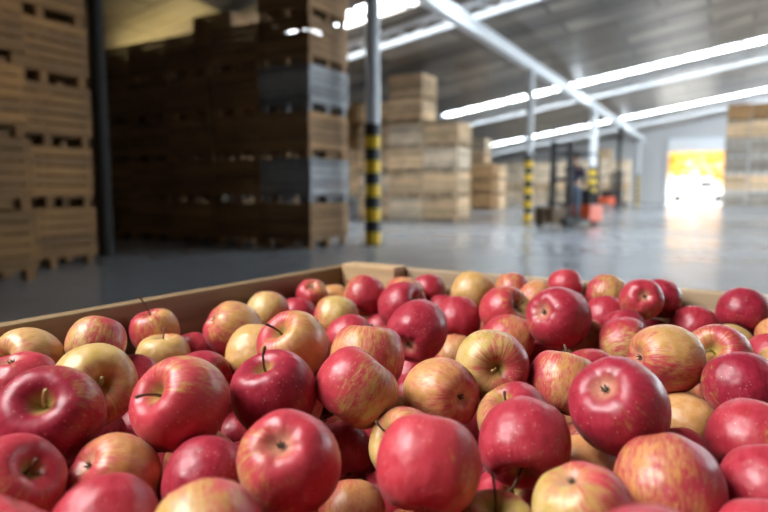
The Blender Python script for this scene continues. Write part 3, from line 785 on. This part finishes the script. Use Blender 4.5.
# x, y, width in the photograph; axis (right, up, towards us) of the end that shows, s stem / c calyx;
# where the yellow side looks; blush, hue, darkness; stem kind; label
A = [
 (27, 362, 72, (-.75, .2, .6), 's', (.5, .8, .3), .52, .45, .25, 1, 'pink and yellow apple with stem at far left edge, below the bin board'),
 (20, 386, 80, (.2, -.9, -.3), 's', (-.9, -.3, .2), .85, .4, .40, 0, 'smooth red apple at left edge, just in front of a pink yellow one'),
 (101, 347, 59, (.1, -.5, -.8), 's', (-.6, -.2, .7), .74, .3, .35, 0, 'red apple nearest the left board, above a big greenish one'),
 (103, 362, 52, (.1, .9, .3), 's', (0, .5, .9), .22, .25, .2, 0, 'small yellow apple wedged behind the big greenish apple'),
 (157, 336, 49, (-.2, .93, .25), 's', (.8, .1, .5), .6, .5, .25, 4, 'pink apple by the left board with a long upright stem'),
 (157, 353, 56, (0, .97, .2), 's', (-.3, .7, .6), .30, .35, .15, 1, 'yellow apple with short upright stem in front of a pink one'),
 (136, 371, 52, (.3, -.6, -.7), 's', (-.2, -.9, .2), .86, .4, .42, 0, 'dull pinkish red apple right beside the big greenish apple'),
 (91, 384, 87, (.26, -.02, .95), 's', (.1, .5, .8), .36, .30, .12, 3, 'big greenish yellow apple with deep stem hollow turned towards us'),
 (48, 418, 104, (-.22, .36, .88), 's', (.1, .5, .9), .93, .5, .85, 3, 'large purplish red apple with wide open stem hollow at left'),
 (16, 474, 100, (.50, .32, .80), 's', (.3, -.2, .9), .78, .75, .35, 0, 'blurred orange red apple in the lower left corner, hollow showing'),
 (104, 434, 58, (.3, .4, -.8), 's', (0, -1, 0), .85, .4, .75, 0, 'dark purple apple deep between the left apples'),
 (131, 428, 54, (.5, .2, -.8), 's', (0, -1, 0), .90, .4, .50, 0, 'red apple mostly hidden below the big pink apple'),
 (117, 470, 91, (.7, -.5, -.5), 's', (.85, .3, .4), .62, .85, .30, 0, 'pink and orange apple lying on its side in lower left'),
 (107, 527, 110, (.1, .5, -.8), 's', (.2, -.9, .2), .88, .4, .40, 0, 'blurred pinkish red apple at bottom edge, lower left'),
 (180, 405, 99, (-.70, .38, .60), 's', (.2, .8, .2), .80, .35, .18, 1, 'big pink apple with thin stem pointing up left, left of centre'),
 (205, 474, 90, (-.5, -.4, -.7), 's', (.5, -.8, -.2), .97, .4, .70, 0, 'shiny deep red apple with white highlight, lower left of centre'),
 (209, 538, 118, (.1, .5, -.7), 's', (-.8, .6, .2), .56, .45, .0, 0, 'blurred pale yellow pink apple at the bottom edge'),
 (289, 459, 106, (-.18, .40, .90), 'c', (-.9, -.3, .2), .80, .35, .25, 0, 'large pinkish red apple with puckered flower end facing us, bottom centre'),
 (276, 389, 88, (-.30, .78, .52), 's', (-.2, -.2, -.9), .97, .4, .72, 2, 'purplish red apple with long dark stem rising from its top'),
 (291, 345, 73, (-.48, .60, .62), 's', (.45, .25, .8), .52, .75, .30, 1, 'red streaked yellow apple with stem hollow facing upper left'),
 (251, 354, 62, (.2, -.7, -.6), 's', (-.4, .4, .8), .46, .5, .0, 0, 'pale yellow pink apple tucked left of the streaked stemmed one'),
 (233, 328, 58, (.78, -.48, -.3), 's', (0, .7, .6), .62, .6, .25, 0, 'barrel shaped streaked apple tipped sideways near the left board'),
 (271, 312, 45, (.2, .5, -.8), 's', (-.4, .7, .5), .52, .35, .2, 0, 'yellow green apple with pink flush, close to the left board'),
 (301, 310, 40, (.2, .2, -.9), 's', (0, -1, 0), .85, .4, .40, 0, 'small pinkish red apple in front of one with dark flower end'),
 (309, 300, 34, (0, .65, .75), 'c', (.3, .6, .6), .60, .4, .2, 0, 'small pink apple with dark flower end near the left board'),
 (332, 299, 36, (.2, .5, -.8), 's', (0, .6, .8), .35, .9, .2, 0, 'small orange apple left of the corner post'),
 (361, 297, 43, (.3, .4, -.8), 's', (-.8, -.5, .3), .82, .4, .45, 0, 'dusky pink apple right in front of the corner post'),
 (336, 317, 47, (.6, -.4, -.6), 's', (.6, -.1, .75), .45, .25, .2, 0, 'half pink half greenish yellow apple below the corner post'),
 (350, 338, 52, (-.3, .4, -.8), 's', (0, -1, 0), .86, .4, .35, 0, 'dull pink apple mostly behind the striped pink one'),
 (367, 355, 78, (.1, .96, .0), 's', (-.5, -.3, .8), .72, .6, .30, 0, 'pinkish red apple with pale vertical streaks, left of centre'),
 (360, 388, 86, (-.58, -.72, -.05), 's', (.0, -.95, .2), .70, .25, .25, 1, 'two tone apple, orange red above and yellow green below, at centre'),
 (378, 312, 33, (.4, .4, -.8), 's', (0, .3, .9), .35, .5, .15, 0, 'small pale apple behind the bright red ones'),
 (381, 327, 36, (.4, -.4, -.8), 's', (0, -1, 0), .90, .4, .45, 0, 'small red apple squeezed between pale and bright red apples'),
 (403, 306, 53, (.66, .35, .55), 's', (.9, -.2, .2), .95, .4, .55, 2, 'bright red apple with stem pointing right, behind the star marked one'),
 (417, 330, 63, (-.2, -.3, .45), 'c', (0, -.9, -.3), .95, .6, .62, 0, 'deep red apple with yellowish star streak, right of the centre post'),
 (411, 296, 44, (.2, .5, -.8), 's', (.3, .5, .6), .68, .7, .15, 0, 'orangey pink apple at the back, just right of corner post'),
 (431, 296, 37, (.2, .2, -.9), 's', (0, -1, 0), .85, .4, .45, 0, 'small dusky pink apple near the back board'),
 (440, 306, 38, (-.3, .4, -.7), 's', (0, -1, 0), .92, .4, .55, 0, 'red apple just right of the stem of the bright red one'),
 (462, 322, 50, (.1, .75, -.5), 's', (0, -.9, .2), .88, .4, .45, 0, 'pinkish red apple with a dark scar along its top'),
 (472, 297, 45, (.3, .8, -.4), 's', (.1, .6, .75), .40, .55, .25, 0, 'yellow apple with pink streaks close to the back board'),
 (506, 290, 38, (.4, .3, -.8), 's', (-.5, .2, .8), .80, .8, .45, 0, 'orange red apple against the back board, upper middle'),
 (501, 313, 54, (.60, .30, .60), 's', (.8, .3, .5), .50, .12, .2, 2, 'pink and green apple with long thin stem pointing right'),
 (510, 335, 54, (.3, -.6, -.6), 's', (.5, .5, .6), .78, .75, .35, 0, 'red apple with orange cheek behind the big hollowed green one'),
 (492, 362, 76, (.2, -.12, .96), 's', (-.75, .1, .6), .50, .15, .35, 3, 'large yellow green apple with pale stem in hollow facing us'),
 (456, 350, 45, (-.4, .2, -.8), 's', (.3, .4, .8), .62, .75, .35, 0, 'brownish pink apple half behind the large yellow green one'),
 (412, 373, 44, (.3, .3, -.8), 's', (0, -1, 0), .92, .4, .50, 0, 'small red apple low in the gap at centre'),
 (442, 391, 76, (.62, -.06, .72), 'c', (-.4, .3, .8), .60, .85, .22, 0, 'orange pink apple with flower end facing right, at centre'),
 (403, 438, 77, (-.62, .32, .5), 's', (-.7, .2, .6), .30, .35, .15, 1, 'pale yellow apple with thin stem, half behind the front red apple'),
 (430, 464, 109, (.1, .97, -.2), 's', (.8, -.2, .1), .93, .7, .10, 0, 'largest glowing red apple at the front, bottom centre'),
 (342, 450, 63, (-.3, .4, -.8), 's', (0, -1, 0), .90, .5, .45, 0, 'red apple in shade right behind the puckered one'),
 (356, 515, 71, (.2, .5, -.8), 's', (.2, .8, .5), .66, .9, .25, 0, 'orange red apple at the bottom edge, left of the largest red'),
 (295, 543, 76, (.2, .5, -.8), 's', (.2, .8, .5), .55, .9, .2, 0, 'orange apple barely rising above the bottom edge, under the puckered one'),
 (403, 541, 70, (.2, .5, -.8), 's', (.2, .8, .5), .70, .9, .25, 0, 'orange red sliver of apple under the largest red one'),
 (525, 438, 93, (-.05, -.78, .45), 's', (.6, -.75, .2), .86, .12, .50, 2, 'crimson apple with stem hanging down, right of the largest red one'),
 (500, 532, 93, (.0, .80, .52), 's', (0, .6, .6), .35, .10, .15, 2, 'pale greenish pink apple with upright stem at the bottom edge'),
 (578, 512, 106, (.3, -.7, -.5), 's', (-.8, .4, .5), .48, .10, .10, 0, 'blurred apple half yellow green half orange, bottom right of centre'),
 (469, 434, 54, (.3, .3, -.8), 's', (0, -1, 0), .84, .5, .20, 0, 'pinkish red apple peeking left of the crimson one'),
 (584, 469, 73, (.3, .3, -.8), 's', (0, .6, .7), .48, 1.0, .35, 0, 'orange brown streaked apple behind the yellow green one'),
 (571, 431, 46, (-.3, .3, -.8), 's', (.2, .5, .8), .55, .95, .3, 0, 'small orange pink apple in the gap left of the dark red one'),
 (563, 380, 72, (.16, .97, -.12), 's', (.7, .1, .7), .66, .75, .25, 1, 'pink orange streaked apple with stub stem on top, right of centre'),
 (621, 407, 101, (-.36, .42, .83), 'c', (.9, -.4, -.2), .99, .4, .72, 0, 'big dark red apple with flower end facing us, right of centre'),
 (675, 488, 109, (.10, -.82, .36), 's', (-.4, .55, .75), .80, .95, .50, 0, 'large red apple with orange patch at the bottom right'),
 (754, 445, 88, (.3, .3, -.8), 's', (.2, -.7, .6), .90, .5, .38, 0, 'pinkish red apple at the right edge, upper of two alike'),
 (765, 483, 93, (.2, .4, -.8), 's', (0, -1, 0), .94, .5, .45, 0, 'dusky red apple at right edge, below another red one'),
 (757, 539, 97, (.2, .4, -.8), 's', (0, -1, 0), .90, .5, .30, 0, 'blurred red apple in the lower right corner'),
 (688, 418, 64, (.82, -.25, .35), 'c', (-.2, .6, .75), .42, .80, .45, 0, 'brownish yellow streaked apple right behind the big dark red one'),
 (680, 447, 62, (.3, .3, -.8), 's', (0, -1, 0), .84, .7, .45, 0, 'dull red apple under the brownish streaked one'),
 (736, 388, 73, (.3, .5, -.7), 's', (-.2, -.9, .2), .98, .4, .85, 0, 'glossy dark crimson apple near the right edge'),
 (770, 413, 52, (.3, .5, -.7), 's', (-.3, .6, .7), .60, .85, .2, 0, 'orange pink apple at right edge beside the dark crimson one'),
 (717, 353, 67, (-.20, .28, .94), 's', (-.5, -.1, .8), .44, .60, .35, 3, 'yellow and russet apple with green stem hollow, right side'),
 (666, 361, 73, (-.80, -.02, .52), 'c', (.3, .8, .4), .58, .65, .32, 0, 'olive pink apple with flower end facing left, right side'),
 (624, 336, 56, (.85, .25, .25), 's', (-.2, -.8, .6), .70, .25, .42, 0, 'purplish red apple with yellow underside, upper right'),
 (592, 335, 42, (.1, .3, .5), 'c', (.2, .1, .9), .40, .75, .25, 0, 'orange yellow apple half hidden behind a big red one'),
 (555, 318, 64, (-.55, .20, .78), 'c', (0, -.6, -.7), .95, .5, .60, 0, 'big red apple with flower end at its left, upper middle'),
 (543, 358, 45, (.3, .3, -.8), 's', (0, -1, 0), .90, .4, .45, 0, 'small red apple below the big red one with flower end'),
 (542, 295, 38, (.55, .5, -.3), 's', (.0, .6, .7), .70, .85, .2, 2, 'orange pink apple with short dark stem near the back board'),
 (563, 291, 36, (.3, .3, -.8), 's', (0, -1, 0), .85, .4, .30, 0, 'small pink apple at the back, above a red one'),
 (573, 301, 37, (.75, -.2, .5), 'c', (0, -1, 0), .95, .4, .60, 0, 'red apple with flower end turned right, behind the big red one'),
 (606, 299, 41, (.3, .3, -.8), 's', (.8, .1, .6), .60, .35, .5, 0, 'half red half yellow apple against the back board'),
 (603, 309, 41, (.3, .3, -.8), 's', (0, -1, 0), .98, .4, .50, 0, 'small bright shiny red apple below the half yellow one'),
 (644, 304, 44, (.15, .2, .96), 'c', (.1, .1, .95), .90, .5, .40, 0, 'red apple with pale flower end facing us near the back board'),
 (658, 304, 43, (.3, .3, -.8), 's', (0, -1, 0), .95, .4, .72, 0, 'dark red apple right behind the one with pale flower end'),
 (622, 322, 42, (.3, .3, -.8), 's', (0, -1, 0), .90, .4, .75, 0, 'purple red apple just behind the one with yellow underside'),
 (688, 324, 48, (.1, .6, -.7), 's', (0, -1, 0), .94, .5, .52, 0, 'smooth rounded red apple alone near the back board, right'),
 (673, 344, 44, (.1, .5, -.7), 's', (0, .8, .5), .10, .05, .2, 0, 'small yellow green apple top peeping behind the olive pink one'),
 (654, 335, 40, (.3, .3, -.8), 's', (0, -1, 0), .92, .4, .50, 0, 'small red apple beside the yellow green top'),
 (749, 316, 52, (.3, .4, -.8), 's', (0, -1, 0), .98, .4, .82, 0, 'dark red apple high by the back board at right edge'),
 (735, 342, 49, (.45, .05, .8), 'c', (-.2, .7, .6), .34, .30, .3, 0, 'dull yellow green apple behind the russet one, right side'),
 (777, 350, 52, (.3, .3, -.8), 's', (0, -1, 0), .88, .4, .42, 0, 'pinkish red apple cut by right edge, below a dark red one'),
 (774, 336, 48, (.3, .3, -.8), 's', (-.2, .6, .7), .62, .7, .3, 0, 'pink apple cut by the right edge, behind others'),
 (778, 373, 58, (.3, .3, -.8), 's', (-.3, .6, .6), .34, .85, .25, 0, 'yellow orange apple cut by the right edge'),
 (207, 374, 61, (.66, -.12, .5), 's', (.8, -.3, .4), .82, .6, .65, 3, 'purplish red apple behind the big pink one'),
 (193, 354, 48, (.3, .3, -.8), 's', (0, -1, 0), .84, .4, .30, 0, 'small pinkish red apple left of the sideways barrel one'),
 (239, 432, 52, (.3, .3, -.8), 's', (0, -1, 0), .80, .8, .50, 0, 'brownish red apple deep in the gap left of the puckered one'),
 (-2, 419, 64, (.3, .3, -.8), 's', (0, .7, .6), .20, .2, .2, 0, 'green yellow sliver of apple at the left edge'),
]
N = len(A)
px = np.array([[a[0], a[1] + (3.5 if a[1] > 350 else 1.5)] for a in A], float)
wd = np.array([a[2] for a in A], float)
dirs = np.array([list(ray(x, y)) for x, y in px])          # optical depth 1
Onp = np.array(O)
dz = 0.172
dZ = np.clip(dz / -dirs[:, 2], 0.3, 1.25)
dW = FPX * 0.076 / wd
dep = dW ** 0.55 * dZ ** 0.45
binv = np.array(bv); binu = np.array(bu); P0n = np.array(P0)
rad = lambda: wd * dep / FPX / 2
rr = rad()
dep = np.where(rr > .043, dep * .043 / rr, dep); rr = rad(); dep = np.where(rr < .028, dep * .028 / rr, dep)
d_ref = dep.copy()
shift = np.zeros((N, 3))
wall_in = BT + 0.004
def walls(pos, r):
    """push spheres off the two back walls and the corner post"""
    q = pos - P0n
    a, b = q @ binu, q @ binv
    da = np.maximum(0, wall_in + r - a); db = np.maximum(0, wall_in + r - b)
    return da, db
for it in range(1500):
    r = wd * dep / FPX / 2
    pos = Onp + dirs * dep[:, None] + shift
    D = pos[:, None, :] - pos[None, :, :]
    dist = np.linalg.norm(D, axis=2) + np.eye(N) * 9
    need = 0.955 * (r[:, None] + r[None, :])
    ov = np.maximum(0, need - dist)
    np.fill_diagonal(ov, 0)
    n = D / dist[:, :, None]
    # mostly along the viewing ray, a little sideways
    push = (ov[:, :, None] * n * 0.06).sum(1)
    sgn = np.sign(d_ref[:, None] - d_ref[None, :] + 1e-6 * (px[:, None, 1] < px[None, :, 1]))
    along = (ov * sgn * 0.22).sum(1)
    dl = np.linalg.norm(dirs, axis=1)
    dep = dep + along / dl
    lat = push - dirs * ((push * dirs).sum(1) / dl ** 2)[:, None]
    shift = shift + lat
    m = np.linalg.norm(shift, axis=1); cap = (0.0045 if it < 700 else 0.0065) * dep / 0.6
    shift *= np.minimum(1, cap / (m + 1e-9))[:, None]
    dep += (d_ref - dep) * (0.008 if it < 500 else 0.0012)
    r = wd * dep / FPX / 2
    dep = np.clip(dep, 0.025 * 2 * FPX / wd, 0.0465 * 2 * FPX / wd)
    pos = Onp + dirs * dep[:, None] + shift
    da, db = walls(pos, r)
    dep -= (da + db) * 1.0
r = wd * dep / FPX / 2
pos = Onp + dirs * dep[:, None] + shift
# whatever still pokes through a board is brought inside and let down between its neighbours
da, db = walls(pos, r)
for i in np.argsort(da + db):
    if da[i] + db[i] < 0.002: continue
    pos[i] += da[i] * binu + db[i] * binv
    for _ in range(9):
        dd = np.linalg.norm(pos - pos[i], axis=1); dd[i] = 9
        if np.all(dd > 0.86 * (r + r[i])): break
        pos[i, 2] -= 0.004
D = np.linalg.norm(pos[:, None] - pos[None], axis=2) + np.eye(N) * 9
ovl = (r[:, None] + r[None]) - D
da, db = walls(pos, r)
print('WALL', (da.max(), db.max()), [(A[i][0], A[i][1], round(float(da[i]), 3), round(float(db[i]), 3)) for i in range(N) if da[i] + db[i] > .004])
print('APPLES', N, 'radius', r.min().round(4), r.max().round(4), 'z', pos[:, 2].min().round(3), pos[:, 2].max().round(3), 'worst overlap', ovl.max().round(4), 'pairs over 8mm', int((ovl > .008).sum() / 2))

def orient(p, axis, end, yel, i=0):
    if axis[2] <= -0.55:
        k = random.Random(i)
        axis = (k.uniform(-.35, .35), 0.88, k.uniform(-.48, -.34))
    t = (O - Vector(p)).normalized()
    rt = Vector((0, 0, 1)).cross(t).normalized()
    up = t.cross(rt)
    ax = (rt * axis[0] + up * axis[1] + t * axis[2]).normalized()
    if end == 'c': ax = -ax
    yl = (rt * yel[0] + up * yel[1] + t * yel[2])
    xd = -(yl - ax * yl.dot(ax))
    if xd.length < 1e-3: xd = ax.orthogonal()
    xd.normalize()
    yd = ax.cross(xd)
    m = Matrix((xd, yd, ax)).transposed()
    return m.to_quaternion()
protos = []
for i, me in enumerate(AM):
    protos.append(me)
def place_apple(p, rad_, q, col, kind, stem, label, group, whole=True):
    o = link_mesh('apple', AM[kind], None, p, col)
    o.rotation_mode = 'QUATERNION'; o.rotation_quaternion = q
    s = 2 * rad_ * 0.96
    o.scale = (s, s, s)
    tag(o, label, 'apple', group)
    h = ASQ[kind]
    a = link_mesh('stem', STEMS[stem], o); a.scale = (1, 1, h)
    c = link_mesh('calyx', CALYX, o); c.scale = (.62, .62, h * 1.0)
    return o
for i, a in enumerate(A):
    q = orient(pos[i], a[3], a[4], a[5], i)
    kind = random.Random(i * 13 + 5).randrange(6)
    if 'barrel' in a[10]: kind = 3
    place_apple(pos[i], r[i], q, (a[6], a[7], a[8], 1), kind, a[9], a[10], 'apples heaped in the bin')

# apples of the layer below, seen only through the gaps
rnd = random.Random(3)
allp, allr = list(pos), list(r)
lower = []
def cam_uvd(p):
    v = Vector(p) - O
    z = v.dot(_f)
    return 384 + FPX * v.dot(_r) / z, 256 - FPX * v.dot(_u) / z, z
vis = [(px[i][0], px[i][1], wd[i] / 2, dep[i]) for i in range(N)]
def hides(p, rr_):
    x, y, z = cam_uvd(p)
    if z < 0.05: return False
    w2 = FPX * rr_ / z
    for X, Y, W, Z in vis:
        if z < Z and math.hypot(x - X, y - Y) < W + w2 * 0.55 and W + w2 > 0: return True
    return False
cand = []
for iu in range(40):
    for iv in range(40):
        cand.append((BT + .045 + (BW - 2 * BT - .09) * (iu + rnd.random()) / 40, BT + .045 + (BL - 2 * BT - .09) * (iv + rnd.random()) / 40))
rnd.shuffle(cand)
for level in np.arange(0.775, 0.60, -0.012):
    for cu, cv_ in cand:
        p = P0n + binu * cu + binv * cv_
        p[2] = level + rnd.uniform(-.006, .006)
        rr_ = rnd.uniform(.033, .0375)
        x, y, z = cam_uvd(p)
        infr = z > 0.25 and -60 < x < 830 and y < 600
        if not infr: continue
        if p[2] > 0.70 and hides(p, rr_): continue
        dd = np.linalg.norm(np.array(allp) - p, axis=1)
        if np.any(dd < 0.95 * (np.array(allr) + rr_)): continue
        if len(lower) >= 190: break
        allp.append(p); allr.append(rr_); lower.append((p, rr_))
print('LOWER', len(lower))
for p, rr_ in lower:
    q = Quaternion((rnd.gauss(0, 1), rnd.gauss(0, 1), rnd.gauss(0, 1), rnd.gauss(0, 1))).normalized()
    place_apple(p, rr_, q, (rnd.uniform(.5, .98), rnd.uniform(.2, .9), rnd.uniform(.2, .7), 1), rnd.randrange(6), 0,
                'apple of the lower layer, glimpsed in the gaps between the top apples', 'apples below the top layer')
# the rest of the load, down to the bin floor and behind the camera's view: one mass of fruit
bm = bmesh.new()
arr, arad = np.array(allp), np.array(allr)
ico = bmesh.new(); bmesh.ops.create_icosphere(ico, subdivisions=2, radius=1.0)
iv_ = [v.co.copy() for v in ico.verts]; if_ = [[v.index for v in f.verts] for f in ico.faces]
ico.free()
cnt = 0
for lz in range(10):
    z = 0.138 + .037 + lz * .064
    ox = .037 if lz % 2 else 0
    for i in range(15):
        for j in range(15):
            cu, cv_ = BT + .042 + i * .0765 + ox, BT + .042 + j * .0765 + ox
            if cu > BW - BT - .04 or cv_ > BL - BT - .04: continue
            if (cu < .16 or cu > BW - .16) and (cv_ < .11 or cv_ > BL - .11): continue
            p = P0n + binu * cu + binv * cv_; p[2] = z
            x, y, zc = cam_uvd(p)
            infr = zc > 0.2 and -60 < x < 830 and y < 640
            if infr and z > .60: continue
            if zc < 0.3 and z > .70: continue
            if np.any(np.linalg.norm(arr - p, axis=1) < 0.96 * (arad + .036)): continue
            if lz == 9:
                q = Quaternion((rnd.gauss(0, 1), rnd.gauss(0, 1), rnd.gauss(0, 1), rnd.gauss(0, 1))).normalized()
                p = p + binu * rnd.uniform(-.003, .003) + binv * rnd.uniform(-.003, .003); p[2] += rnd.uniform(-.012, .012)
                place_apple(p, rnd.uniform(.034, .0375), q, (rnd.uniform(.5, .98), rnd.uniform(.2, .9), rnd.uniform(.2, .7), 1), rnd.randrange(6), rnd.randrange(4),
                            'apple of the heap along the near and right sides of the bin', 'apples on the near side of the bin')
                continue
            vs = [bm.verts.new(Vector(p) + Vector((v.x * .037, v.y * .037, v.z * .034))) for v in iv_]
            for f in if_: bm.faces.new([vs[k] for k in f])
            cnt += 1
print('MASS', cnt)
M_MASS = plain('massed_apple_skin', (0.42, 0.06, 0.05), 0.4, 0, 0.5, 9)
o = link_mesh('apple_load', to_mesh('apple_load', bm, M_MASS, True))
tag(o, 'rest of the apples filling the bin below the visible heap', 'apples', None, 'stuff')
for ob in C.objects:
    if ob.parent is None and 'label' in ob:
        n_ = len(ob['label'].split())
        if n_ < 4 or n_ > 16: print('LABEL LENGTH', n_, ob['label'])
